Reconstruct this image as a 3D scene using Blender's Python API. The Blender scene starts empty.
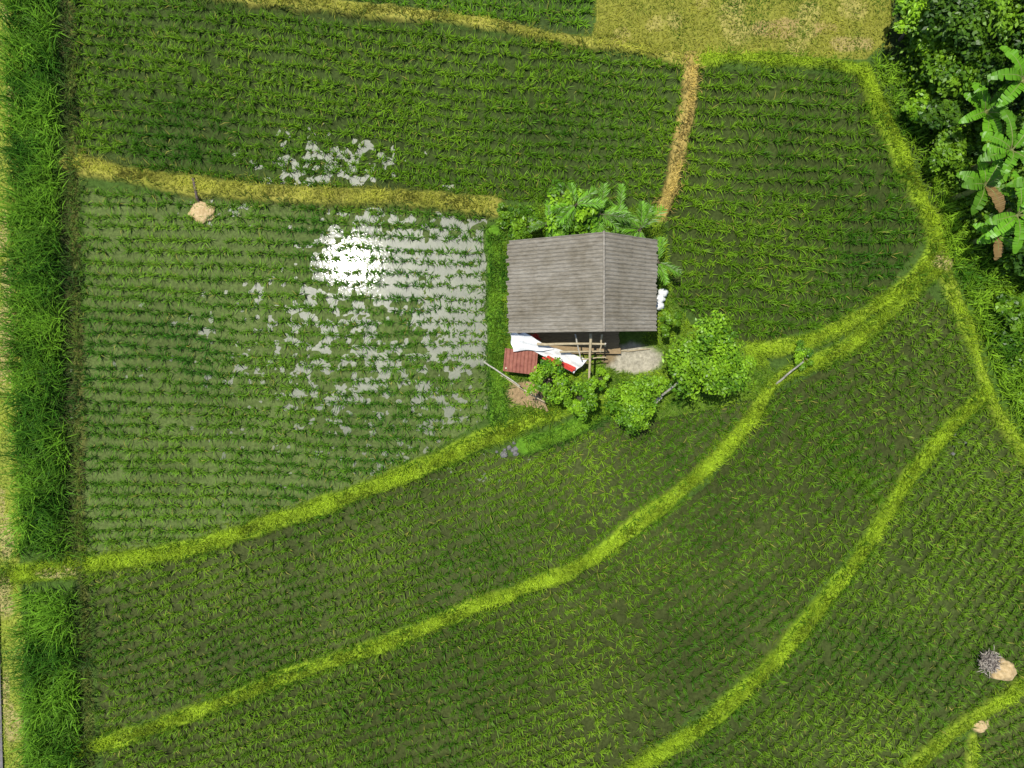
import bpy, math, numpy as np
from mathutils import Vector
rng=np.random.RandomState(7)
H=27.65; S=25.0
def P(px,py,z=0.0):
    k=(H-z)/H
    return ((px-512)/S*k,(384-py)/S*k,z)
def PA(pts):
    a=np.array(pts,float); return np.stack([(a[:,0]-512)/S,(384-a[:,1])/S],1)
_lat={}
def vn(x,y,sc,seed):
    if seed not in _lat: _lat[seed]=np.random.RandomState(seed).rand(128,128)
    L=_lat[seed]; x=np.asarray(x)/sc+40.3; y=np.asarray(y)/sc+51.7
    xi=np.floor(x).astype(int); yi=np.floor(y).astype(int); fx=x-xi; fy=y-yi
    fx=fx*fx*(3-2*fx); fy=fy*fy*(3-2*fy)
    a=L[xi%128,yi%128];b=L[(xi+1)%128,yi%128];c=L[xi%128,(yi+1)%128];d=L[(xi+1)%128,(yi+1)%128]
    return (a*(1-fx)+b*fx)*(1-fy)+(c*(1-fx)+d*fx)*fy
def fbm(x,y,sc,seed): return (vn(x,y,sc,seed)+.5*vn(x,y,sc/2.1,seed+1)+.25*vn(x,y,sc/4.3,seed+2))/1.75
def smooth(pts,step=0.25):
    p=PA(pts); out=[]
    q=np.vstack([2*p[0]-p[1],p,2*p[-1]-p[-2]])
    for i in range(1,len(q)-2):
        n=max(2,int(np.linalg.norm(q[i+1]-q[i])/step))
        t=np.linspace(0,1,n,endpoint=False)[:,None]
        a,b,c,d=q[i-1],q[i],q[i+1],q[i+2]
        out.append(.5*((2*b)+(-a+c)*t+(2*a-5*b+4*c-d)*t**2+(-a+3*b-3*c+d)*t**3))
    out.append(p[-1:]); return np.vstack(out)
def dist(x,y,pl):
    D=np.full(x.shape,1e9)
    for i in range(len(pl)-1):
        a=pl[i];b=pl[i+1];ab=b-a;l=ab@ab+1e-12
        t=np.clip(((x-a[0])*ab[0]+(y-a[1])*ab[1])/l,0,1)
        D=np.minimum(D,(x-a[0]-t*ab[0])**2+(y-a[1]-t*ab[1])**2)
    return np.sqrt(D)
def inside(x,y,poly):
    r=np.zeros(x.shape,bool);n=len(poly)
    for i in range(n):
        x1,y1=poly[i];x2,y2=poly[(i+1)%n]
        if y1==y2: continue
        c=((y1>y)!=(y2>y))&(x<(x2-x1)*(y-y1)/(y2-y1)+x1)
        r^=c
    return r
def sstep(a,b,v):
    t=np.clip((v-a)/(b-a),0,1); return t*t*(3-2*t)

# ---------------------------------------------------------------- materials
def newmat(name):
    m=bpy.data.materials.new(name); m.use_nodes=True; nt=m.node_tree; nt.nodes.clear()
    return m,nt,nt.nodes,nt.links
def mat_leaf(name,trans=0.3,rough=0.45,spec=0.35):
    m,nt,N,L=newmat(name)
    o=N.new('ShaderNodeOutputMaterial');p=N.new('ShaderNodeBsdfPrincipled');at=N.new('ShaderNodeAttribute');at.attribute_name='Col'
    L.new(at.outputs['Color'],p.inputs['Base Color'])
    p.inputs['Roughness'].default_value=rough;p.inputs['Specular IOR Level'].default_value=spec
    if trans>0:
        t=N.new('ShaderNodeBsdfTranslucent');mx=N.new('ShaderNodeMixShader');L.new(at.outputs['Color'],t.inputs['Color'])
        mx.inputs[0].default_value=trans
        L.new(p.outputs[0],mx.inputs[1]);L.new(t.outputs[0],mx.inputs[2]);L.new(mx.outputs[0],o.inputs[0])
    else: L.new(p.outputs[0],o.inputs[0])
    return m
def mat_noise(name,c1,c2,scale=4,rough=.85,bump=.3,stretch=(1,1,1),c3=None):
    m,nt,N,L=newmat(name)
    o=N.new('ShaderNodeOutputMaterial');p=N.new('ShaderNodeBsdfPrincipled')
    tc=N.new('ShaderNodeTexCoord');mp=N.new('ShaderNodeMapping');mp.inputs['Scale'].default_value=stretch
    nz=N.new('ShaderNodeTexNoise');nz.inputs['Scale'].default_value=scale;nz.inputs['Detail'].default_value=8;nz.inputs['Roughness'].default_value=.65
    cr=N.new('ShaderNodeValToRGB');e=cr.color_ramp.elements
    e[0].position=.3;e[0].color=(*c1,1);e[1].position=.68;e[1].color=(*c2,1)
    if c3: k=e.new(.8);k.color=(*c3,1)
    bp=N.new('ShaderNodeBump');bp.inputs['Strength'].default_value=bump;bp.inputs['Distance'].default_value=.03
    L.new(tc.outputs['Object'],mp.inputs[0]);L.new(mp.outputs[0],nz.inputs['Vector']);L.new(nz.outputs['Fac'],cr.inputs[0])
    L.new(cr.outputs[0],p.inputs['Base Color']);L.new(nz.outputs['Fac'],bp.inputs['Height']);L.new(bp.outputs[0],p.inputs['Normal'])
    p.inputs['Roughness'].default_value=rough
    L.new(p.outputs[0],o.inputs[0]); return m
M_rice=mat_leaf('rice_leaf',.15,.5,.15)
M_grass=mat_leaf('grass_leaf',.22,.5,.12)
M_fol=mat_leaf('tree_leaf',.28,.4,.3)
M_bark=mat_noise('bark',(.06,.045,.03),(.2,.16,.11),12)
M_bamboo=mat_noise('bamboo',(.28,.22,.12),(.5,.42,.27),8,.6)
M_greybamboo=mat_noise('weathered_bamboo',(.25,.23,.18),(.5,.47,.4),8,.6)
M_wood=mat_noise('plank_wood',(.14,.09,.045),(.36,.26,.13),5,.8,.3,(1,9,1))
M_tarp=mat_noise('white_tarp',(.6,.6,.58),(.82,.82,.82),3,.45)
M_rust=mat_noise('rusty_sheet',(.2,.06,.04),(.34,.13,.085),5,.7,.3,(1,1,1),(.3,.18,.13))
M_red=mat_noise('red_cloth',(.45,.03,.02),(.6,.06,.04),5,.8)
M_stone=mat_noise('stone',(.06,.06,.06),(.25,.24,.22),7,.9,.6,c3=(.6,.58,.55))
M_straw=mat_noise('straw',(.34,.23,.09),(.6,.45,.24),9,.9,.6)
M_road=mat_noise('asphalt',(.09,.085,.09),(.2,.18,.18),7,.9,.4)
M_pipe=mat_noise('old_pipe',(.04,.03,.03),(.12,.08,.06),7,.7)
def mat_roof():
    m,nt,N,L=newmat('weathered_roof')
    o=N.new('ShaderNodeOutputMaterial');p=N.new('ShaderNodeBsdfPrincipled')
    tc=N.new('ShaderNodeTexCoord');mp=N.new('ShaderNodeMapping');mp.inputs['Scale'].default_value=(1.6,11,1.6)
    n1=N.new('ShaderNodeTexNoise');n1.inputs['Scale'].default_value=2.4;n1.inputs['Detail'].default_value=9;n1.inputs['Roughness'].default_value=.78
    n2=N.new('ShaderNodeTexNoise');n2.inputs['Scale'].default_value=1.1;n2.inputs['Detail'].default_value=7;n2.inputs['Roughness'].default_value=.65
    L.new(tc.outputs['Object'],mp.inputs[0]);L.new(mp.outputs[0],n1.inputs['Vector']);L.new(tc.outputs['Object'],n2.inputs['Vector'])
    cr=N.new('ShaderNodeValToRGB');e=cr.color_ramp.elements
    e[0].position=.3;e[0].color=(.13,.115,.088,1);e[1].position=.72;e[1].color=(.40,.37,.31,1)
    cr2=N.new('ShaderNodeValToRGB');e=cr2.color_ramp.elements
    e[0].position=.35;e[0].color=(.66,.63,.56,1);e[1].position=.65;e[1].color=(1.0,1.0,1.0,1)
    mx=N.new('ShaderNodeMixRGB');mx.blend_type='MULTIPLY';mx.inputs[0].default_value=1
    L.new(n1.outputs['Fac'],cr.inputs[0]);L.new(n2.outputs['Fac'],cr2.inputs[0]);L.new(cr.outputs[0],mx.inputs[1]);L.new(cr2.outputs[0],mx.inputs[2])
    L.new(mx.outputs[0],p.inputs['Base Color']);p.inputs['Roughness'].default_value=.85;L.new(p.outputs[0],o.inputs[0]);return m
M_roof=mat_roof()
def mat_ground():
    m,nt,N,L=newmat('ground_soil_grass')
    o=N.new('ShaderNodeOutputMaterial');p=N.new('ShaderNodeBsdfPrincipled')
    at=N.new('ShaderNodeAttribute');at.attribute_name='Col';tc=N.new('ShaderNodeTexCoord')
    n1=N.new('ShaderNodeTexNoise');n1.inputs['Scale'].default_value=7;n1.inputs['Detail'].default_value=9;n1.inputs['Roughness'].default_value=.72
    L.new(tc.outputs['Object'],n1.inputs['Vector'])
    mr=N.new('ShaderNodeMapRange');mr.inputs['From Min'].default_value=.3;mr.inputs['From Max'].default_value=.7;mr.inputs['To Min'].default_value=.5;mr.inputs['To Max'].default_value=1.45
    L.new(n1.outputs['Fac'],mr.inputs['Value'])
    v=N.new('ShaderNodeVectorMath');v.operation='SCALE';L.new(at.outputs['Color'],v.inputs[0]);L.new(mr.outputs[0],v.inputs['Scale'])
    L.new(v.outputs[0],p.inputs['Base Color']);p.inputs['Roughness'].default_value=.9;p.inputs['Specular IOR Level'].default_value=.08
    bp=N.new('ShaderNodeBump');bp.inputs['Strength'].default_value=.6;bp.inputs['Distance'].default_value=.06
    L.new(n1.outputs['Fac'],bp.inputs['Height']);L.new(bp.outputs[0],p.inputs['Normal'])
    L.new(p.outputs[0],o.inputs[0]);return m
M_ground=mat_ground()
def mat_water():
    m,nt,N,L=newmat('paddy_water')
    o=N.new('ShaderNodeOutputMaterial');tc=N.new('ShaderNodeTexCoord')
    n=N.new('ShaderNodeTexNoise');n.inputs['Scale'].default_value=9;n.inputs['Detail'].default_value=5
    n3=N.new('ShaderNodeTexNoise');n3.inputs['Scale'].default_value=1.6;n3.inputs['Detail'].default_value=8;n3.inputs['Roughness'].default_value=.7
    L.new(tc.outputs['Object'],n.inputs['Vector']);L.new(tc.outputs['Object'],n3.inputs['Vector'])
    cr=N.new('ShaderNodeValToRGB');e=cr.color_ramp.elements
    e[0].position=.35;e[0].color=(.04,.055,.022,1);e[1].position=.7;e[1].color=(.12,.14,.07,1);L.new(n3.outputs['Fac'],cr.inputs[0])
    df=N.new('ShaderNodeBsdfDiffuse');L.new(cr.outputs[0],df.inputs[0])
    bp=N.new('ShaderNodeBump');bp.inputs['Strength'].default_value=.12;bp.inputs['Distance'].default_value=.02;L.new(n.outputs['Fac'],bp.inputs['Height'])
    g1=N.new('ShaderNodeBsdfGlossy');g1.inputs['Roughness'].default_value=.055;L.new(bp.outputs[0],g1.inputs['Normal'])
    g2=N.new('ShaderNodeBsdfGlossy');g2.inputs['Roughness'].default_value=.42;L.new(bp.outputs[0],g2.inputs['Normal'])
    m2=N.new('ShaderNodeMixShader');m2.inputs[0].default_value=.93;L.new(g1.outputs[0],m2.inputs[1]);L.new(g2.outputs[0],m2.inputs[2])
    fr=N.new('ShaderNodeFresnel');fr.inputs['IOR'].default_value=1.55
    m3=N.new('ShaderNodeMixShader');L.new(fr.outputs[0],m3.inputs[0]);L.new(df.outputs[0],m3.inputs[1]);L.new(m2.outputs[0],m3.inputs[2])
    L.new(m3.outputs[0],o.inputs[0]);return m
M_water=mat_water()

# ---------------------------------------------------------------- mesh helpers
def link(ob,parent=None):
    bpy.context.scene.collection.objects.link(ob)
    if parent: ob.parent=parent
    return ob
def empty(name,loc=(0,0,0)):
    e=bpy.data.objects.new(name,None); e.empty_display_size=.3; link(e); return e
def mesh_np(name,V,loops,starts,totals,mat,col=None,parent=None):
    me=bpy.data.meshes.new(name);me.vertices.add(len(V));me.vertices.foreach_set('co',np.ascontiguousarray(V,dtype=np.float32).ravel())
    me.loops.add(len(loops));me.loops.foreach_set('vertex_index',np.ascontiguousarray(loops,dtype=np.int32))
    me.polygons.add(len(starts));me.polygons.foreach_set('loop_start',np.ascontiguousarray(starts,dtype=np.int32))
    try: me.polygons.foreach_set('loop_total',np.ascontiguousarray(totals,dtype=np.int32))
    except Exception: pass
    me.update(calc_edges=True)
    if col is not None:
        a=me.attributes.new('Col','FLOAT_COLOR','POINT');c=np.ones((len(V),4),np.float32);c[:,:3]=col;a.data.foreach_set('color',c.ravel())
    me.materials.append(mat)
    return link(bpy.data.objects.new(name,me),parent)
class Blades:
    def __init__(s): s.V=[];s.C=[]
    def add(s,base,az,lean,L,W,col,droop,tipgain=1.15):
        n=len(base);h=np.stack([np.cos(az),np.sin(az),np.zeros(n)],1);sd=np.stack([-np.sin(az),np.cos(az),np.zeros(n)],1)
        up=np.array([0,0,1.])
        mid=base+(L*.5)[:,None]*(h*np.sin(lean)[:,None]+up*np.cos(lean)[:,None])
        l2=lean+droop
        tip=mid+(L*.5)[:,None]*(h*np.sin(l2)[:,None]+up*np.cos(l2)[:,None])
        w=(W/2)[:,None]
        s.V.append(np.stack([base-sd*w*.7,base+sd*w*.7,mid-sd*w,mid+sd*w,tip],1).reshape(-1,3))
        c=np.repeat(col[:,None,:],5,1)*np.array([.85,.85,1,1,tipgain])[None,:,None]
        s.C.append(c.reshape(-1,3))
    def build(s,name,mat,parent=None):
        V=np.vstack(s.V);C=np.vstack(s.C);n=len(V)//5
        i=np.arange(n)[:,None]*5
        loops=(i+np.array([0,1,3,2,2,3,4])[None]).ravel()
        st=(np.arange(n)[:,None]*7+np.array([0,4])[None]).ravel();tt=np.tile([4,3],n)
        return mesh_np(name,V,loops,st,tt,mat,C,parent)
class Leaves:
    def __init__(s): s.V=[];s.C=[]
    def add(s,c,nrm,L,W,col):
        n=len(c);nrm=nrm/(np.linalg.norm(nrm,axis=1)[:,None]+1e-9)
        r=rng.normal(size=(n,3));t=np.cross(nrm,r);t/=np.linalg.norm(t,axis=1)[:,None]+1e-9;b=np.cross(nrm,t)
        L=L[:,None];W=W[:,None]
        v=np.stack([c-t*L/2,c+b*W/2+nrm*W*.2,c+t*L/2-nrm*L*.12,c-b*W/2+nrm*W*.2],1)
        s.V.append(v.reshape(-1,3));s.C.append(np.repeat(col,4,0))
    def quads(s,v,col):
        s.V.append(v.reshape(-1,3));s.C.append(np.repeat(col,4,0))
    def build(s,name,mat,parent=None):
        V=np.vstack(s.V);C=np.vstack(s.C);n=len(V)//4
        return mesh_np(name,V,np.arange(4*n),np.arange(n)*4,np.full(n,4),mat,C,parent)
class MB:
    def __init__(s): s.v=[];s.f=[]
    def tube(s,pts,rad,k=7):
        pts=[Vector(p) for p in pts];b=len(s.v)
        for i,p in enumerate(pts):
            d=(pts[min(i+1,len(pts)-1)]-pts[max(i-1,0)]).normalized()
            a=d.cross(Vector((0,0,1)) if abs(d.z)<.9 else Vector((1,0,0))).normalized();c=d.cross(a)
            r=rad[i] if hasattr(rad,'__len__') else rad
            for j in range(k):
                t=2*math.pi*j/k;s.v.append(p+a*math.cos(t)*r+c*math.sin(t)*r)
        for i in range(len(pts)-1):
            for j in range(k):
                s.f.append((b+i*k+j,b+i*k+(j+1)%k,b+(i+1)*k+(j+1)%k,b+(i+1)*k+j))
        s.f.append(tuple(b+j for j in range(k))[::-1]);s.f.append(tuple(b+(len(pts)-1)*k+j for j in range(k)))
    def box(s,c,sz,rot=0):
        b=len(s.v);ca,sa=math.cos(rot),math.sin(rot)
        for dx in(-.5,.5):
            for dy in(-.5,.5):
                for dz in(-.5,.5):
                    x,y=dx*sz[0],dy*sz[1];s.v.append(Vector((c[0]+x*ca-y*sa,c[1]+x*sa+y*ca,c[2]+dz*sz[2])))
        for f in((0,1,3,2),(4,6,7,5),(0,4,5,1),(2,3,7,6),(0,2,6,4),(1,5,7,3)): s.f.append(tuple(b+i for i in f))
    def grid(s,fn,nu,nv):
        b=len(s.v)
        for i in range(nu+1):
            for j in range(nv+1): s.v.append(Vector(fn(i/nu,j/nv)))
        for i in range(nu):
            for j in range(nv):
                q=b+i*(nv+1)+j;s.f.append((q,q+nv+1,q+nv+2,q+1))
    def build(s,name,mat,parent=None,smooth=False):
        me=bpy.data.meshes.new(name);me.from_pydata([tuple(v) for v in s.v],[],s.f);me.materials.append(mat)
        if smooth:
            for p in me.polygons:p.use_smooth=True
        me.update();return link(bpy.data.objects.new(name,me),parent)

# ---------------------------------------------------------------- layout (plan survey, 25 units = 1 m)
G=(.185,.285,.014);T=(.36,.27,.07);GT=(.24,.255,.033);DK=(.07,.10,.02);GG=(.09,.20,.014)
bunds=[
 ([(40,-45),(150,-22),(220,-2),(300,5),(400,15),(480,24),(560,40),(630,50),(688,63)],6,GT,.45),
 ([(690,60),(688,100),(680,140),(672,180),(660,217)],6.5,T,.55),
 ([(700,62),(760,60),(830,66),(862,72)],6,G,.1),
 ([(862,70),(875,105),(895,150),(918,200),(932,240),(928,258)],8,G,.05),
 ([(928,255),(905,282),(870,308),(820,337),(780,348),(750,350)],7,G,.1),
 ([(935,268),(900,300),(850,345),(800,368),(770,385),(745,425),(700,472),(640,520),(575,566),(480,603),(390,640),(300,670),(200,710),(105,742),(60,755)],7.5,G,.05),
 ([(925,210),(945,280),(965,330),(985,390),(1005,430),(1040,480),(1090,545)],6,G,.2),
 ([(985,390),(950,425),(905,480),(860,550),(815,610),(760,670),(700,725),(640,762),(570,800)],8,G,.0),
 ([(870,800),(945,735),(1000,698),(1090,640)],7,G,.1),
 ([(970,735),(968,850)],5,G,.2),
 ([(70,163),(130,175),(195,187),(280,195),(350,197),(430,200),(495,208)],9,GT,.35),
 ([(495,235),(496,330),(500,425)],8,GG,.0),
 ([(-5,572),(75,567),(140,557),(200,545),(300,513),(400,476),(470,445),(560,408)],9,G,.05),
 ([(74,-100),(74,160),(80,350),(82,565)],4,DK,.3),
 ([(85,570),(92,750),(95,850)],4,DK,.2),
 ([(525,445),(570,430),(612,408)],8,GG,.0),
]
B=[(smooth(p),w/S,np.array(c),t) for p,w,c,t in bunds]
Bcurve=B[5][0];Ccurve=B[7][0]
yard=PA([(500,208),(560,205),(640,210),(662,218),(672,300),(690,325),(755,345),(775,378),(750,400),(715,408),(690,412),(640,425),(600,420),(560,412),(505,420)])
fields={
 'top':(PA([(74,-25),(220,5),(400,20),(560,46),(688,68),(680,150),(658,213),(500,200),(350,190),(195,180),(74,158)]),('s',-5),(.045,.068,.016)),
 'main':(PA([(84,188),(195,198),(350,205),(489,213),(488,417),(400,469),(300,505),(200,536),(84,556)]),('s',-1.0),(.09,.125,.035)),
 'east':(PA([(698,70),(862,76),(884,130),(920,215),(924,240),(882,293),(820,328),(755,342),(735,345),(672,300),(668,215),(688,130)]),('s',-2),(.042,.060,.014)),
 'mid':(PA([(94,573),(200,551),(300,521),(400,484),(480,452),(520,458),(560,443),(620,418),(680,416),(760,398),(702,470),(572,560),(300,664),(100,735)]),('c',Bcurve,1),(.055,.070,.020)),
 'low':(PA([(923,287),(957,325),(976,392),(930,432),(862,532),(760,662),(640,756),(560,800),(500,900),(100,900),(105,750),(300,678),(575,573),(710,483),(778,393),(850,355)]),('c',Bcurve,-1),(.048,.062,.016)),
 'se':(PA([(985,402),(1024,466),(1100,570),(1100,632),(1000,692),(940,730),(860,800),(830,900),(500,900),(640,770),(770,668),(870,538)]),('c',Ccurve,-1),(.048,.066,.016)),
 'corner':(PA([(1100,650),(1000,703),(976,728),(973,900),(1100,900)]),('s',25),(.055,.07,.018)),
 'corner2':(PA([(967,738),(940,742),(880,800),(860,900),(964,900)]),('s',25),(.055,.07,.018)),
 'north':(PA([(230,-120),(585,-120),(592,34),(560,34),(400,7),(230,-8)]),('s',-5),(.05,.08,.02)),
}
def wetmask(a,b):
    g=1.0*np.exp(-((a+5.2)**2/12+(b-5.0)**2/6))
    g=np.maximum(g,1.0*np.exp(-((a+2.2)**2/7+(b-3.6)**2/20)))
    g=np.maximum(g,.62*np.exp(-((a+5.5)**2/80+(b-1.5)**2/36)))
    g=np.maximum(g,.72*np.exp(-((a+6.8)**2/26+(b-8.7)**2/2.8)))
    g=np.maximum(g,.6*np.exp(-((a+11.8)**2/3+(b-7.1)**2/.8)))
    g=np.maximum(g,.55*np.exp(-((a+2)**2/20+(b+3.2)**2/2.5)))
    return g
# ---------------------------------------------------------------- ground sheet
def axis(lo,hi,st):
    f=np.arange(lo,hi+1e-6,st);e=np.array([1,3,7,15,35,80,200,500.])
    return np.concatenate([lo-e[::-1],f,hi+e])
ST=.08
gx=axis(-25,25,ST);gy=axis(-19.5,19.5,ST)
X,Y=np.meshgrid(gx,gy,indexing='ij');sh=X.shape;x=X.ravel();y=Y.ravel()
def colmix(base,c,m): return base*(1-m[:,None])+np.array(c)[None]*m[:,None]
wx=x+(fbm(x,y,1.2,11)-.5)*.5;wy=y+(fbm(x,y,1.2,15)-.5)*.5
z=np.full(x.shape,.10)+(fbm(x,y,1.5,3)-.5)*.1
col=np.tile(np.array([.055,.10,.018]),(len(x),1))
far=(np.abs(x)>26)|(np.abs(y)>21)
wet=fbm(x,y,4,60);wm=wetmask(x,y)
mudn=fbm(x,y,.5,21);mudf=fbm(x,y,.26,25)
for nm,(poly,_,c) in fields.items():
    ins=inside(wx*.3+x*.7,wy*.3+y*.7,poly)
    m=ins.astype(float);col=colmix(col,c,m)
    col[ins]*=(.7+.6*fbm(x,y,2.2,66)[ins])[:,None]
    lvl={'main':.008,'top':.014}.get(nm,.02)
    z[ins]=lvl-.066*wm[ins]+(mudn[ins]-.5)*.04+(mudf[ins]-.5)*.07+(wet[ins]-.5)*.02
def reg(poly,c,zz=None):
    global col
    ins=inside(wx,wy,PA(poly));col=colmix(col,c,ins.astype(float)*.95)
    if zz is not None: z[ins]=zz+(mudn[ins]-.5)*.1
    return ins
reg([(592,-150),(900,-150),(885,40),(860,60),(760,56),(690,58),(592,38)],(.22,.22,.035))
reg([(890,-150),(1300,-150),(1300,260),(960,250),(935,215),(905,130),(885,70)],(.04,.06,.018),.02)
reg([(935,215),(960,250),(1300,260),(1300,700),(1100,560),(1040,480),(990,400),(965,320)],(.06,.12,.015))
reg([(-60,-150),(24,-150),(22,550),(30,900),(-60,900)],(.24,.28,.04),.15)
reg([(60,-150),(78,-150),(84,555),(64,555)],(.05,.055,.018),-.0)
reg([(74,575),(92,575),(100,900),(80,900)],(.04,.05,.018),-.0)
ys=inside(wx*.5+x*.5,wy*.5+y*.5,yard);col=colmix(col,(.09,.15,.02),ys*1.0);z[ys]=.22+(mudn[ys]-.5)*.06
for pl,w,c,t in B:
    d=dist(x,y,pl)+(fbm(x,y,.9,31)-.5)*.34
    m=1-sstep(w*.75,w*1.25,d);tt=fbm(x,y,1.1,44)
    cc=np.array(c)[None]*(1-(tt*t)[:,None])+np.array([.36,.27,.09])[None]*(tt*t)[:,None]
    cc=cc*(.5+.85*fbm(x,y,.8,77))[:,None]
    col=col*(1-m[:,None])+cc*m[:,None]
    z=z*(1-m)+(m*(.24 if w>.18 else .12)+ (mudn-.5)*.06*m)
def spot(px,py,r,c,ry=None):
    cx,cy,_=P(px,py);ry=ry or r
    d=np.sqrt(((x-cx)/(r/S))**2+((y-cy)/(ry/S))**2)+(fbm(x,y,.5,51)-.5)*.8
    global col
    col=colmix(col,c,1-sstep(.8,1.15,d))
spot(632,358,28,(.36,.33,.25),14);spot(528,395,20,(.3,.21,.11),14);spot(590,350,30,(.2,.15,.08),16)
spot(980,725,11,(.5,.4,.2),7);spot(940,262,10,(.36,.3,.12),8);spot(60,571,20,(.36,.31,.12),5)
spot(790,30,40,(.30,.23,.08),10);spot(850,45,22,(.32,.26,.09),8)
for k in range(14): spot(rng.uniform(600,870),rng.uniform(0,50),rng.uniform(5,16),(.3,.27,.07))
for k in range(16): spot(rng.uniform(2,16),rng.uniform(0,768),rng.uniform(4,9),(.34,.29,.11),rng.uniform(10,28))
z[far]=.12
nx,ny=sh
idx=np.arange(nx*ny).reshape(nx,ny)
q=np.stack([idx[:-1,:-1],idx[1:,:-1],idx[1:,1:],idx[:-1,1:]],-1).reshape(-1,4)
gr=mesh_np('ground',np.stack([x,y,z],1),q.ravel(),np.arange(len(q))*4,np.full(len(q),4),M_ground,col)
gr.data.polygons.foreach_set('use_smooth',np.ones(len(q),bool))
def gz(a,b):
    i=np.clip(((a+25)/ST).round().astype(int)+8,8,nx-9);j=np.clip(((b+19.5)/ST).round().astype(int)+8,8,ny-9)
    return z.reshape(sh)[i,j]
# water sheet
w=MB();a=P(70,-30);b=P(1100,900)
w.v=[Vector((a[0],a[1],-.03)),Vector((b[0],a[1],-.03)),Vector((b[0],b[1],-.03)),Vector((a[0],b[1],-.03))];w.f=[(0,3,2,1)]
w.build('paddy_water',M_water)
# road
rp=PA([(-60,-700),(-40,-150),(-24,400),(-14,768),(-6,1300)])
r=MB()
for p in rp: r.v+= [Vector((p[0]-1.6,p[1],.235)),Vector((p[0]+.85,p[1],.235))]
for i in range(len(rp)-1): r.f.append((2*i,2*i+1,2*i+3,2*i+2))
r.build('road',M_road)

# ---------------------------------------------------------------- rice
def lattice(poly,ang,rs,ps):
    c=poly.mean(0);R=np.abs(poly-c).max()*1.6;a=math.radians(ang)
    u,v=np.meshgrid(np.arange(-R,R,ps),np.arange(-R,R,rs))
    u=u+rng.uniform(-.5,.5,(u.shape[0],1))*ps
    v=v+(vn(u,v,4,71)-.5)*.6+(vn(u,v*3,1.3,75)-.5)*.12+rng.normal(0,.035,(v.shape[0],1))
    return c[0]+u.ravel()*math.cos(a)-v.ravel()*math.sin(a),c[1]+u.ravel()*math.sin(a)+v.ravel()*math.cos(a)
def along(curve,side,rs,ps):
    d0=(curve[0]-curve[8]);d0/=np.linalg.norm(d0);d1=(curve[-1]-curve[-9]);d1/=np.linalg.norm(d1)
    cv=np.vstack([curve[0]+d0*10,curve,curve[-1]+d1*12])
    l=np.r_[0,np.cumsum(np.linalg.norm(np.diff(cv,axis=0),axis=1))]
    s=np.arange(0,l[-1],ps)
    px=np.interp(s,l,cv[:,0]);py=np.interp(s,l,cv[:,1])
    k=25;ker=np.hanning(k);ker/=ker.sum()
    px=np.convolve(np.pad(px,k//2,'edge'),ker,'valid');py=np.convolve(np.pad(py,k//2,'edge'),ker,'valid')
    tx=np.gradient(px);ty=np.gradient(py);n=np.hypot(tx,ty);nxx=-ty/n;nyy=tx/n
    xs=[];ysz=[]
    for i in range(1,60):
        o=i*rs+rng.normal(0,.015)+(vn(s,s*0+i*.35,3,73)-.5)*.2
        ph=rng.uniform(-.5,.5)*ps
        xs.append(px+nxx*o*side+tx/n*ph);ysz.append(py+nyy*o*side+ty/n*ph)
    return np.concatenate(xs),np.concatenate(ysz)
rice=Blades();ntuft=0
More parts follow.
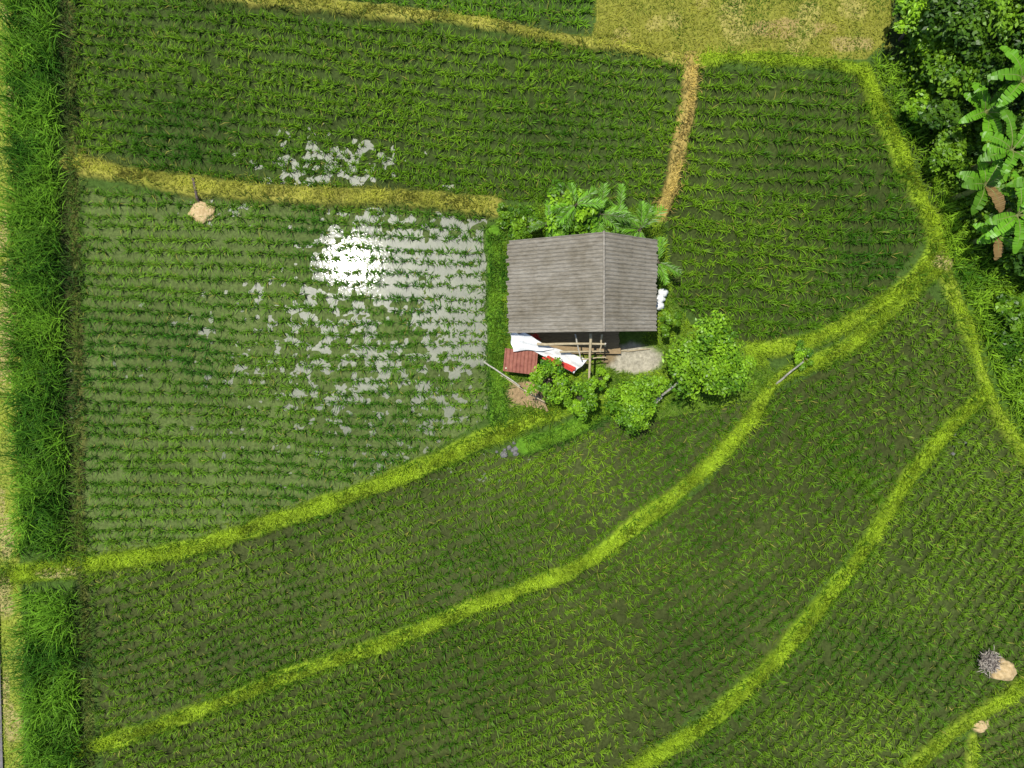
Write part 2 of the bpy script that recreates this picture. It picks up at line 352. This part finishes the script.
for nm,(poly,mode,c) in fields.items():
    rs,ps={'main':(.455,.235),'top':(.42,.25),'east':(.45,.24)}.get(nm,(.40,.27))
    if mode[0]=='s': px_,py_=lattice(poly,mode[1],rs,ps)
    else:
        best=None
        for sd in(1,-1):
            a_,b_=along(mode[1],sd,rs,ps);k=inside(a_,b_,poly).sum()
            if best is None or k>best[0]: best=(k,a_,b_)
        _,px_,py_=best
    jt=.035 if nm in('main','top','east') else .022
    px_=px_+rng.normal(0,jt,len(px_));py_=py_+rng.normal(0,jt,len(py_))
    k=inside(px_,py_,poly)&(px_>-24.5)&(px_<24)&(py_<18.5)&(py_>-19)
    px_,py_=px_[k],py_[k]
    k=~inside(px_,py_,yard)
    for pl,wd,_,_ in B: k&=dist(px_,py_,pl)>wd+.04
    k&=rng.rand(len(px_))>.04
    px_,py_=px_[k],py_[k];n=len(px_);ntuft+=n
    g=fbm(px_,py_,3,81);g2_=fbm(px_,py_,.9,85)
    sparse=np.clip(wetmask(px_,py_)*.5+(g-.62)*.7,0,.6)
    size=(1-sparse*.6)*(.7+.55*rng.rand(n))*(.75+.3*g+.25*g2_)
    nb=18
    sp=.035
    bx=np.repeat(px_,nb)+rng.normal(0,sp,n*nb);by=np.repeat(py_,nb)+rng.normal(0,sp,n*nb)
    sz=np.repeat(size,nb)
    base=np.stack([bx,by,np.repeat(np.maximum(gz(px_,py_),-.05),nb)-.02],1)
    taz=np.repeat(rng.uniform(0,2*np.pi,n),nb)
    az=rng.uniform(0,2*np.pi,n*nb);az=np.where(rng.rand(n*nb)<.25,taz+rng.normal(0,.6,n*nb),az)
    lean=np.abs(rng.normal(.42,.25,n*nb))
    if nm=='main': L=sz*rng.uniform(.24,.47,n*nb)
    elif nm in('top','east','north'): L=sz*rng.uniform(.26,.50,n*nb)
    else: L=sz*rng.uniform(.23,.43,n*nb)
    hue=np.repeat(np.clip((fbm(px_,py_,4,91)-.5)*1.5+.45+.35*(rng.rand(n)-.5),0,1),nb)[:,None]
    c0=np.array([.034,.112,.005]);c1=np.array([.155,.29,.012])
    if nm=='main': c0=np.array([.036,.125,.008]);c1=np.array([.14,.27,.017])
    if nm=='north': c0=np.array([.05,.16,.008]);c1=np.array([.15,.30,.012])
    if nm in('se','corner','low','corner2','mid'): c0=np.array([.044,.125,.006]);c1=np.array([.17,.295,.016])
    cl=(c0*(1-hue)+c1*hue)*rng.uniform(.65,1.5,(n*nb,1))
    yl=rng.rand(n*nb)<.03;cl[yl]=np.array([.28,.27,.05])
    rice.add(base,az,lean,L,.022+.012*rng.rand(n*nb),cl,rng.uniform(.2,1.0,n*nb))
rice.build('rice_plants',M_rice)
print('tufts',ntuft)

# ---------------------------------------------------------------- bund grass
def scatter(bl,px_,py_,Lr,c0,c1,lean=(.6,.3),W=.022,zoff=-.01,aspread=None):
    n=len(px_);h=np.clip((fbm(px_,py_,1.0,101)-.5)*2.6+.5+.4*(rng.rand(n)-.5),0,1)[:,None]
    c=(np.array(c0)*(1-h)+np.array(c1)*h)*rng.uniform(.6,1.4,(n,1))
    az=(rng.uniform(0,2*np.pi,n) if aspread is None else aspread)
    az=np.where(rng.rand(n)<.4,vn(px_,py_,.5,151)*12+rng.normal(0,.5,n),az)
    bl.add(np.stack([px_,py_,gz(px_,py_)+zoff],1),az,np.abs(rng.normal(lean[0],lean[1],n)),rng.uniform(Lr[0],Lr[1],n)*(.5+1.0*fbm(px_,py_,.8,111)),W*rng.uniform(.7,1.3,n),c,rng.uniform(.2,.9,n))
bg=Blades()
for bi,(pl,wd,c,t) in enumerate(B):
    seg=np.linalg.norm(np.diff(pl,axis=0),axis=1);l=np.r_[0,np.cumsum(seg)]
    n=int(l[-1]*wd*2*520*(1-.5*t));s=rng.uniform(0,l[-1],n)
    px_=np.interp(s,l,pl[:,0]);py_=np.interp(s,l,pl[:,1])
    i=np.clip(np.searchsorted(l,s)-1,0,len(seg)-1);tg=(pl[i+1]-pl[i])/seg[i][:,None]
    o=rng.normal(0,.62,n)*wd*(.55+1.0*fbm(px_,py_,1.0,131));ed=np.abs(o)/wd
    o+=(fbm(px_,py_,1.5,141)-.5)*.35
    px_+=-tg[:,1]*o;py_+=tg[:,0]*o
    k=rng.rand(n)<(1-t*fbm(px_,py_,1.1,44)*.8)
    px_,py_,ed=px_[k],py_[k],ed[k]
    e=ed>.62
    cb=np.array(c)
    scatter(bg,px_[~e],py_[~e],(.08,.26),cb*.45,cb*1.6+np.array([.04,.03,0]))
    scatter(bg,px_[e],py_[e],(.16,.42),cb*np.array([.32,.5,.5]),cb*.95)
bg.build('embankment_grass',M_grass)
def inpoly(poly,dens):
    p=PA(poly);lo=np.maximum(p.min(0),[-24.5,-19]);hi=np.minimum(p.max(0),[24.5,19]);n=int((hi-lo).prod()*dens)
    a=rng.uniform(lo[0],hi[0],n);b=rng.uniform(lo[1],hi[1],n);k=inside(a,b,p);return a[k],b[k]
tg=Blades()
for poly in([(12,-100),(58,-100),(64,300),(70,552),(22,552),(14,300)],[(26,588),(78,590),(86,900),(36,900)]):
    a,b=inpoly(poly,180)
    scatter(tg,a,b,(.4,1.15),(.035,.115,.008),(.15,.32,.02),(.5,.28),.036)
a,b=inpoly([(935,200),(960,230),(1100,240),(1100,540),(1035,455),(1000,395),(972,320),(945,255)],200)
scatter(tg,a,b,(.3,.8),(.05,.15,.008),(.21,.38,.02),(.55,.3),.036)
a,b=inpoly([(870,60),(960,60),(1000,190),(1000,260),(940,215),(905,140)],180)
scatter(tg,a,b,(.3,.7),(.05,.15,.008),(.21,.37,.02),(.55,.3),.036)
a,b=inpoly([(40,-100),(82,-100),(86,560),(50,560)],110)
scatter(tg,a,b,(.2,.55),(.03,.08,.01),(.09,.16,.02),(.6,.3),.028)
a,b=inpoly([(70,585),(96,585),(102,900),(78,900)],110)
scatter(tg,a,b,(.2,.5),(.03,.08,.01),(.09,.16,.02),(.6,.3),.028)
tg.build('tall_grass',M_grass)
sg=Blades()
a,b=inpoly([(-60,-100),(22,-100),(20,550),(34,900),(8,900),(-10,500)],280)
scatter(sg,a,b,(.06,.22),(.10,.18,.02),(.30,.37,.035),(.7,.3),.022)
a,b=inpoly([(592,-120),(900,-120),(890,50),(860,60),(760,56),(690,58),(592,38)],280)
scatter(sg,a,b,(.06,.22),(.09,.16,.012),(.30,.30,.035),(.7,.3),.022)
a,b=inpoly([(500,208),(560,205),(640,210),(662,218),(672,300),(690,325),(755,345),(775,378),(750,400),(715,408),(690,412),(640,425),(600,420),(560,412),(505,420)],380)
k=(np.hypot((a-P(632,358)[0])/1.25,(b-P(632,358)[1])/.62)>1)&(np.hypot((a-P(525,393)[0])/.75,(b-P(525,393)[1])/.5)>1)&~((a>0)&(a<5.2)&(b>1.6)&(b<5.2))
scatter(sg,a[k],b[k],(.1,.3),(.06,.15,.01),(.25,.38,.02),(.6,.3),.024)
a,b=inpoly([(850,350),(925,270),(930,285),(860,352),(800,378),(790,372)],350)
scatter(sg,a,b,(.1,.25),(.08,.16,.01),(.18,.28,.02),(.6,.3),.02)
sg.build('short_grass',M_grass)

# ---------------------------------------------------------------- trees
def tree(name,px,py,R,Ht,c0,c1,leaf=.13,nc=45,nl=90,flat=.6,seed=1):
    rs=np.random.RandomState(seed);cz=Ht-R*flat*.8
    cx,cy,_=P(px,py,cz);g=float(gz(np.array([cx]),np.array([cy]))[0])
    e=empty(name);tr=MB();cr=Leaves()
    lean=rs.normal(0,.12,2)
    tr.tube([(cx,cy,g-.1),(cx+lean[0]*.5,cy+lean[1]*.5,g+(cz-g)*.45),(cx+lean[0],cy+lean[1],cz)],[.04+.035*R,.03+.028*R,.02+.015*R],8)
    d=rs.normal(size=(nc,3));d[:,2]=np.abs(d[:,2])*.8-.15;d/=np.linalg.norm(d,axis=1)[:,None]
    rad=R*rs.uniform(.45,.95,nc)*(1+.2*np.sin(3*np.arctan2(d[:,1],d[:,0])+seed))
    C=np.array([cx,cy,cz])+d*rad[:,None]*np.array([1,1,flat])
    for i in range(0,nc,3):
        m=[cx+(C[i,0]-cx)*.5,cy+(C[i,1]-cy)*.5,cz-.15*R+(C[i,2]-cz)*.3]
        tr.tube([(cx+lean[0]*.6,cy+lean[1]*.6,g+(cz-g)*.55),m,tuple(C[i])],[.02+.012*R,.015+.006*R,.006],5)
    tr.build('trunk',M_bark,e)
    for i in range(nc):
        s=R*rs.uniform(.08,.17)
        p=C[i]+np.clip(rs.normal(size=(nl,3)),-2,2)*s*np.array([1,1,.6])
        nr=(p-C[i])*.6/s+np.array([0,0,1.3])+rs.normal(0,.55,(nl,3))
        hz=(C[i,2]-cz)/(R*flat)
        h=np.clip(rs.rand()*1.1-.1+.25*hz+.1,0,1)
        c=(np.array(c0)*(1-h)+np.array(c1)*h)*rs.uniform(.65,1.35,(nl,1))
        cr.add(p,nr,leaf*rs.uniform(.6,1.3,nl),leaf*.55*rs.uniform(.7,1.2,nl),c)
    cr.build('foliage',M_fol,e);return e
LB=((.05,.16,.008),(.25,.46,.018));DG=((.025,.075,.006),(.10,.21,.012));MG=((.05,.14,.006),(.18,.34,.015))
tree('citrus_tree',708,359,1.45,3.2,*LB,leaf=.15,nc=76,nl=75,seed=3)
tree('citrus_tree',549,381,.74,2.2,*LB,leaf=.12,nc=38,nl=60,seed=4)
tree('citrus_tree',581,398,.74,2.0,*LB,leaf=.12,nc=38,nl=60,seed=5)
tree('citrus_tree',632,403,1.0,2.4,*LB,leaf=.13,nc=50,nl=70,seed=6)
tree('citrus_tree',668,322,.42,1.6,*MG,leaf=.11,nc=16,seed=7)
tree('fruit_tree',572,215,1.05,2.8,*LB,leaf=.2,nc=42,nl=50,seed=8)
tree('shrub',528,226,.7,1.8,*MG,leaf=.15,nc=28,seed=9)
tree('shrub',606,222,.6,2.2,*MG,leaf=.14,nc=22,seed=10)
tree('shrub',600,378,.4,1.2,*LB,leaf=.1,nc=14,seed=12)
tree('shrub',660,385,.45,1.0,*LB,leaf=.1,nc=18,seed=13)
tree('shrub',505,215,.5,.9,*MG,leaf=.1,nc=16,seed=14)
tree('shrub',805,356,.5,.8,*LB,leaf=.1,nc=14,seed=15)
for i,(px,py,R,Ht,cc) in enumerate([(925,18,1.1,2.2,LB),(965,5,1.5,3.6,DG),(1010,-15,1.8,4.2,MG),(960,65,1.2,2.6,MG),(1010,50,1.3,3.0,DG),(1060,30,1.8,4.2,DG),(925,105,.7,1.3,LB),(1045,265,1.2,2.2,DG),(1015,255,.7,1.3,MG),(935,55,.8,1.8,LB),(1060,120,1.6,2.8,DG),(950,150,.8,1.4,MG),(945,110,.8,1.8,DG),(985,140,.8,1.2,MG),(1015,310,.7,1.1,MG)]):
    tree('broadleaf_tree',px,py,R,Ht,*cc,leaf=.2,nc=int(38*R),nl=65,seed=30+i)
ug=Leaves();a,b=inpoly([(890,-100),(1130,-100),(1130,280),(985,250),(945,200),(905,100)],11)
for px_,py_ in zip(a,b):
    n=40;s=rng.uniform(.15,.35);h=rng.uniform(.2,.9);p=np.array([px_,py_,h])+rng.normal(size=(n,3))*s*np.array([1,1,.5])
    t=rng.rand();c=(np.array([.04,.11,.006])*(1-t)+np.array([.2,.36,.018])*t)*rng.uniform(.7,1.3,(n,1))
    ug.add(p,np.array([0,0,1.3])+rng.normal(0,.6,(n,3)),rng.uniform(.1,.24,n),rng.uniform(.06,.12,n),c)
a,b=inpoly([(970,250),(1100,250),(1100,440),(1024,410),(985,330)],4)
for px_,py_ in zip(a,b):
    n=40;s=rng.uniform(.12,.28);h=rng.uniform(.3,.6);p=np.array([px_,py_,h])+rng.normal(size=(n,3))*s*np.array([1,1,.4])
    t=rng.rand();c=(np.array([.03,.09,.006])*(1-t)+np.array([.18,.34,.018])*t)*rng.uniform(.7,1.3,(n,1))
    ug.add(p,np.array([0,0,1.3])+rng.normal(0,.6,(n,3)),rng.uniform(.1,.2,n),rng.uniform(.05,.1,n),c)
ug.build('undergrowth_foliage',M_fol)

def banana(px,py,n,Ht,L,seed):
    rs=np.random.RandomState(seed);x0,y0,_=P(px,py,Ht);g=0
    e=empty('banana_plant');t=MB();t.tube([(x0,y0,g-.1),(x0+.05,y0,Ht*.5),(x0,y0,Ht)],[.13,.1,.06],9);lf=Leaves()
    a0=rs.uniform(0,6.28)
    for i in range(n):
        az=a0+i*2.4+rs.normal(0,.2);l=L*rs.uniform(.7,1.1);el=rs.uniform(.5,1.1);W=.2*rs.uniform(.85,1.2)
        h=np.array([math.cos(az),math.sin(az),0]);sd=np.array([-math.sin(az),math.cos(az),0])
        ns=18;pts=[np.array([x0,y0,Ht-.05])]
        for k in range(ns):
            an=el-(el+.6)*(k/ns)**1.1
            pts.append(pts[-1]+(h*math.cos(an)+np.array([0,0,1])*math.sin(an))*l/ns)
        t.tube([tuple(p-np.array([0,0,.008])) for p in pts],[.025*(1-.85*k/ns) for k in range(ns+1)],5)
        br=rs.rand()<.12
        cb=np.array([.25,.16,.06]) if br else np.array([.09,.23,.01])*rs.uniform(.7,1.8)
        for k in range(2,ns):
            u0=(k-2)/(ns-2);u1=(k-1)/(ns-2)
            w0=W*math.sin(math.pi*(.06+.9*u0))**.6;w1=W*math.sin(math.pi*min(1,.06+.9*u1))**.6
            for sg_ in(-1,1):
                gap=.0 if rs.rand()<.55 else .2
                dz=np.array([0,0,rs.normal(.03,.03)-.02])
                q=np.array([pts[k],pts[k+1]-(pts[k+1]-pts[k])*gap*.3,pts[k+1]-(pts[k+1]-pts[k])*gap+sd*sg_*w1+dz,pts[k]+sd*sg_*w0+dz])
                lf.quads(q,(cb*rs.uniform(.9,1.1))[None])
    t.build('stem',mat_stem,e);lf.build('leaves',M_fol,e)
mat_stem=mat_noise('banana_stem',(.1,.13,.03),(.25,.26,.08),6,.6)
banana(985,112,8,2.2,1.5,1);banana(1012,150,9,2.8,1.7,2);banana(985,185,8,2.0,1.4,3);banana(1018,215,8,2.3,1.6,4);banana(1022,80,8,3.2,1.7,6)
banana(1050,180,8,2.6,1.8,5);banana(996,235,7,1.5,1.2,11)
def palm(px,py,n,Ht,L,seed,azr=(0,6.28),name='palm_plant'):
    rs=np.random.RandomState(seed);x0,y0,_=P(px,py,Ht)
    e=empty(name);t=MB();bl=Blades();t.tube([(x0,y0,.1),(x0,y0,Ht*.6),(x0,y0,Ht)],[.09,.07,.05],8)
    for i in range(n):
        az=rs.uniform(*azr);l=L*rs.uniform(.75,1.15);el=rs.uniform(.3,1.1);h=np.array([math.cos(az),math.sin(az),0])
        ns=16;pts=[np.array([x0,y0,Ht])]
        for k in range(ns):
            an=el-(el+.7)*(k/ns);pts.append(pts[-1]+(h*math.cos(an)+np.array([0,0,1])*math.sin(an))*l/ns)
        t.tube([tuple(p) for p in pts],[.012*(1-.8*k/ns) for k in range(ns+1)],4)
        pp=np.array(pts[2:]);m=len(pp);ll=l*.34*np.sin(np.pi*np.linspace(.15,.93,m))**.7*rs.uniform(.8,1.15,m)
        for sg_ in(-1,1):
            c=np.array([.11,.27,.01])*rs.uniform(.6,1.6)*rs.uniform(.8,1.2,(m,1))
            bl.add(pp,np.full(m,az)+sg_*rs.uniform(.55,.85,m),np.full(m,1.25)+rs.normal(0,.2,m),ll,np.full(m,.034),c*np.ones((1,3)),rs.uniform(.1,.8,m))
    t.build('stem',M_bark,e);bl.build('fronds',M_fol,e)
palm(640,230,14,2.0,1.2,3);palm(600,215,12,2.3,1.1,4);palm(658,262,10,1.4,.9,5);palm(548,222,9,2.2,1.0,6);palm(620,210,10,1.6,1.0,8)
palm(575,205,9,2.8,1.0,9)

# ---------------------------------------------------------------- hut
hut=empty('farm_hut')
zl,zr_,zt=2.0,2.35,3.3
A_=P(508,241,zl);A2=P(508,333,zl);R1=P(604,232,zt);R2=P(604,331.5,zt);E1=P(657,240,zr_);E2=P(656,331,zr_)
def slope(a1,a2,b1,b2,name,seed,courses):
    rs=np.random.RandomState(seed)
    a1,a2,b1,b2=map(Vector,(a1,a2,b1,b2));wid=(a1-a2).length;nrib=int(wid/.135)
    m=MB()
    nrm=((b1-a1).cross(a2-a1)).normalized()
    if nrm.z<0:nrm=-nrm
    for c in range(courses):
        u0=c/courses-.02*(c>0);u1=(c+1)/courses
        jit=[rs.normal(0,.008) for _ in range(nrib+1)]
        def f(u,v,u0=u0,u1=u1,jit=jit,c=c):
            k=min(int(v*nrib),nrib);uu=u0+(u1-u0)*u
            if c==0 and u==0: uu+=jit[k]*1.3
            p=a1.lerp(a2,v).lerp(b1.lerp(b2,v),uu)
            return p+nrm*(.030*math.cos(v*nrib*2*math.pi)+.022*(1-u)+jit[k]*.8 - .03*math.sin(uu*math.pi)*math.sin(v*3.1))
        m.grid(f,4,nrib*6)
    o=m.build(name,M_roof,hut)
    return o
slope(A_,A2,R1,R2,'roof_west_slope',1,6)
slope(E1,E2,R1,R2,'roof_east_slope',2,4)
rc=MB()
for i in range(7):
    v0=i/7-.01;v1=(i+1)/7
    a=Vector(R1).lerp(Vector(R2),v0);b=Vector(R1).lerp(Vector(R2),v1)
    rc.tube([a+Vector((0,0,.0)),b+Vector((0,0,.018))],[.05,.046],8)
rc.build('ridge_cap',mat_noise('ridge_tile',(.14,.12,.09),(.32,.29,.24),8),hut)
st=MB()
x0,x1=A_[0]+.35,E1[0]-.3;y1,y0=A_[1]-.35,A2[1]+.3
xm=R1[0]
def roofz(xx):
    return (zl+(zt-zl)*(xx-A_[0])/(xm-A_[0]) if xx<xm else zt-(zt-zr_)*(xx-xm)/(E1[0]-xm))-.12
for xx in(x0,xm,x1):
    for yy in(y0,(y0+y1)/2,y1): st.tube([(xx,yy,.1),(xx,yy,roofz(xx))],.055,8)
for yy in(y0,(y0+y1)/2,y1):
    st.tube([(A_[0]+.08,yy,zl-.07),(xm,yy,zt-.1),(E1[0]-.06,yy,zr_-.07)],.045,7)
for xx in(x0,x1,xm): st.tube([(xx,y0-.22,roofz(xx)-.05),(xx,y1+.3,roofz(xx)-.05)],.045,7)
st.build('posts_and_beams',M_bamboo,hut)
fl=MB()
for i in range(34):
    yy=y0-.95+i*(y1-y0+.95)/33
    fl.box(((x0+x1)/2-.4+rng.normal(0,.04),yy,.52+rng.normal(0,.004)),(x1-x0-.7,.118,.03))
for xx in(x0+.1,xm-.5,x1-1): fl.box((xx,(y0+y1)/2-.3,.36),(.1,y1-y0+.4,.28))
fl.build('plank_floor',M_wood,hut)
wl=MB()
for i in range(26):
    xx=x0+(x1-x0)*i/25;wl.box((xx,y1+.07,.95),((x1-x0)/27,.02,1.1+rng.normal(0,.02)))
for i in range(18):
    yy=y0+(y1-y0)*i/17;wl.box((x0-.07,yy,.95),(.02,(y1-y0)/19,1.1+rng.normal(0,.02)))
wl.build('bamboo_wall',M_bamboo,hut)

def pole(name,a,b,r=.04,mat=M_bamboo):
    m=MB();a=Vector(a);b=Vector(b);n=7
    m.tube([a.lerp(b,i/n)+Vector((rng.normal(0,.01),rng.normal(0,.01),0)) for i in range(n+1)],[r*(1.1-.35*i/n) for i in range(n+1)],8)
    return m
fr=empty('bamboo_frame')
def fp(nm,a,b,r=.04): pole(nm,a,b,r).build(nm,M_bamboo if rng.rand()<.6 else M_greybamboo,fr)
fp('crossbar_1',P(537,344,1.9),P(606,344,1.95),.05);fp('crossbar_2',P(560,352,1.7),P(604,351,1.7),.04)
fp('rafter_1',P(591,333,2.1),P(589,384,1.6),.05);fp('rafter_2',P(602,334,2.1),P(600,352,1.8),.035)
fp('post_1',P(590,372,.15),P(590,372,1.7),.05);fp('post_2',P(605,346,.15),P(605,344,2),.045);fp('post_3',P(540,346,.15),P(540,344,1.95),.045)
fp('brace',P(575,334,2.0),P(581,360,1.6),.03);fp('brace_2',P(548,362,1.2),P(606,357,1.3),.03)
def quadsurf(c,z0,amp,seed):
    rs=np.random.RandomState(seed);ph=rs.uniform(0,6,4)
    def f(u,v):
        zz=(z0[0]*(1-u)+z0[1]*u)*(1-v)+(z0[3]*(1-u)+z0[2]*u)*v
        zz+=amp*(math.sin(u*11+ph[0]+v*4)+.6*math.sin(v*13+ph[1]-u*5)+.4*math.sin(u*27+v*19))
        p=[(c[0][i]*(1-u)+c[1][i]*u)*(1-v)+(c[3][i]*(1-u)+c[2][i]*u)*v for i in(0,1)]
        return P(p[0]+math.sin(v*9+ph[2])*.7,p[1]+math.sin(u*9+ph[3])*.7,zz)
    return f
tarp=empty('tarpaulin')
m=MB();m.grid(quadsurf([(510,333),(524,333),(554,350),(513,351)],(1.75,1.8,1.55,1.5),.03,1),16,16);m.build('sheet_upper',M_tarp,tarp,True)
m=MB();m.grid(quadsurf([(522,344),(545,345),(588,360),(574,373)],(1.5,1.55,1.25,1.1),.03,2),16,16);m.build('sheet_lower',M_tarp,tarp,True)
m=MB();m.grid(quadsurf([(541,358),(548,356),(577,368),(573,372)],(1.56,1.56,1.33,1.3),.015,3),16,6);m.build('red_stripe',M_red,tarp,True)
m=MB();m.grid(quadsurf([(530,334),(538,334),(541,340),(533,340)],(1.2,1.2,1.0,1.0),.02,5),8,8);m.build('red_bag',M_red,tarp,True)
sh_=empty('rusty_shed')
m=MB()
def rf(u,v):
    px=505+33*u+(-2*v);py=348+4*u+23*v
    return P(px,py,1.35-.25*v+.018*math.sin(u*2*math.pi*9))
m.grid(rf,72,6);m.build('corrugated_roof',M_rust,sh_)
m=MB()
for a_ in((507,351),(536,354),(506,368),(536,372)): m.tube([P(*a_,.1),P(*a_,1.2)],.04,7)
m.build('posts',M_bamboo,sh_)
m=MB();m.box((*P(521,362,.6)[:2],.65),(.9,.6,.8),-.1);m.build('crate',M_wood,sh_)
def lump(name,px,py,r,h,mat,seed,z0=.15,sub=3):
    import bmesh
    bm=bmesh.new();bmesh.ops.create_icosphere(bm,subdivisions=sub,radius=1);rs=np.random.RandomState(seed)
    o=rs.uniform(0,50)
    from mathutils import noise
    for v in bm.verts:
        n=noise.noise(v.co*1.6+Vector((o,0,0)))*.25+noise.noise(v.co*4+Vector((o,9,0)))*.12
        v.co*=1+n;v.co.x*=r;v.co.y*=r*.85;v.co.z*=h
    me=bpy.data.meshes.new(name);bm.to_mesh(me);bm.free();me.materials.append(mat)
    for p_ in me.polygons:p_.use_smooth=sub>2
    ob=link(bpy.data.objects.new(name,me));c=P(px,py,z0);ob.location=c;return ob
for k,(a_,b_) in enumerate([(660,299),(659,306),(663,293)]): lump('white_sack',a_,b_,.2,.2,M_tarp,k,.5)
lump('mud_mound',202,212,.5,.16,M_straw,5,0.03,4);lump('mud_mound',980,726,.3,.1,M_straw,6,.2)
hp=empty('straw_heap');o=lump('heap',1001,669,.5,.4,M_straw,8,.2,4);o.parent=hp
bl=Blades();n=700;c=P(991,663,.6);az=rng.uniform(0,6.28,n)
rr=rng.normal(0,.17,(n,2))
cc=np.where(rng.rand(n,1)<.5,np.array([[.12,.1,.09]]),np.array([[.45,.40,.33]]))
bl.add(np.stack([c[0]+rr[:,0],c[1]+rr[:,1],np.full(n,.5)],1),az,rng.uniform(.6,1.5,n),rng.uniform(.12,.3,n),np.full(n,.025),cc,rng.uniform(0,.6,n));bl.build('loose_straw',M_grass,hp)
for k in range(11): lump('rock',508+rng.normal(0,6),453+rng.normal(0,4),rng.uniform(.06,.16),rng.uniform(.08,.17),M_stone,20+k,.12,2)
for k in range(6): lump('rock',958+rng.normal(0,5),442+rng.normal(0,8),rng.uniform(.04,.09),.07,M_stone,50+k,.08,2)
m=MB();a_=Vector(P(193,178,.32));b_=Vector(P(197,198,.24));m.tube([a_,a_.lerp(b_,.5),b_,b_+Vector((.02,-.12,-.15))],[.055,.055,.055,.05],10);m.build('drain_pipe',M_pipe)
pole('',P(654,402,.3),P(690,373,2.3),.045).build('bamboo_pole',M_greybamboo)
pole('',P(640,417,.3),P(662,398,1.2),.03).build('bamboo_pole',M_greybamboo)
pole('',P(776,384,.2),P(803,362,1.4),.04).build('bamboo_pole',M_greybamboo)
pole('',P(484,362,.2),P(520,386,1.4),.03).build('bamboo_pole',M_greybamboo)
pole('',P(500,375,.2),P(545,402,1.0),.03).build('bamboo_pole',M_bamboo)
pole('',P(612,352,.3),P(650,349,.3),.03).build('bamboo_pole',M_bamboo)
m=MB()
for k in range(6): m.box((*P(529+k*3,397+k*1.2,.3)[:2],.3+.01*k),(.09,.7,.03),.3+rng.normal(0,.12))
m.build('plank_stack',M_wood)

# ---------------------------------------------------------------- light, sky, camera
sc=bpy.context.scene
d=Vector((-6.4,4.88,H)).normalized()
sun=bpy.data.lights.new('sun','SUN');sun.energy=5.0;sun.angle=math.radians(.55);sun.color=(1,.965,.88)
so=bpy.data.objects.new('sun',sun);link(so);so.rotation_euler=d.to_track_quat('Z','Y').to_euler();so.location=(0,0,40)
wd=bpy.data.worlds.new('World');sc.world=wd;wd.use_nodes=True;nt=wd.node_tree
bgn=nt.nodes.get('Background') or nt.nodes.new('ShaderNodeBackground')
sk=nt.nodes.new('ShaderNodeTexSky');sk.sky_type='NISHITA';sk.sun_disc=False;sk.sun_elevation=math.asin(d.z);sk.sun_rotation=math.atan2(d.x,d.y)%(2*math.pi)
nt.links.new(sk.outputs[0],bgn.inputs[0]);bgn.inputs[1].default_value=.13
cam=bpy.data.cameras.new('camera');cam.sensor_width=36;cam.lens=36*H/40.96;cam.clip_end=2000
co=bpy.data.objects.new('camera',cam);link(co);co.location=(0,0,H);co.rotation_euler=(0,0,0);sc.camera=co
sc.view_settings.view_transform='Standard';sc.view_settings.look='None';sc.view_settings.exposure=0
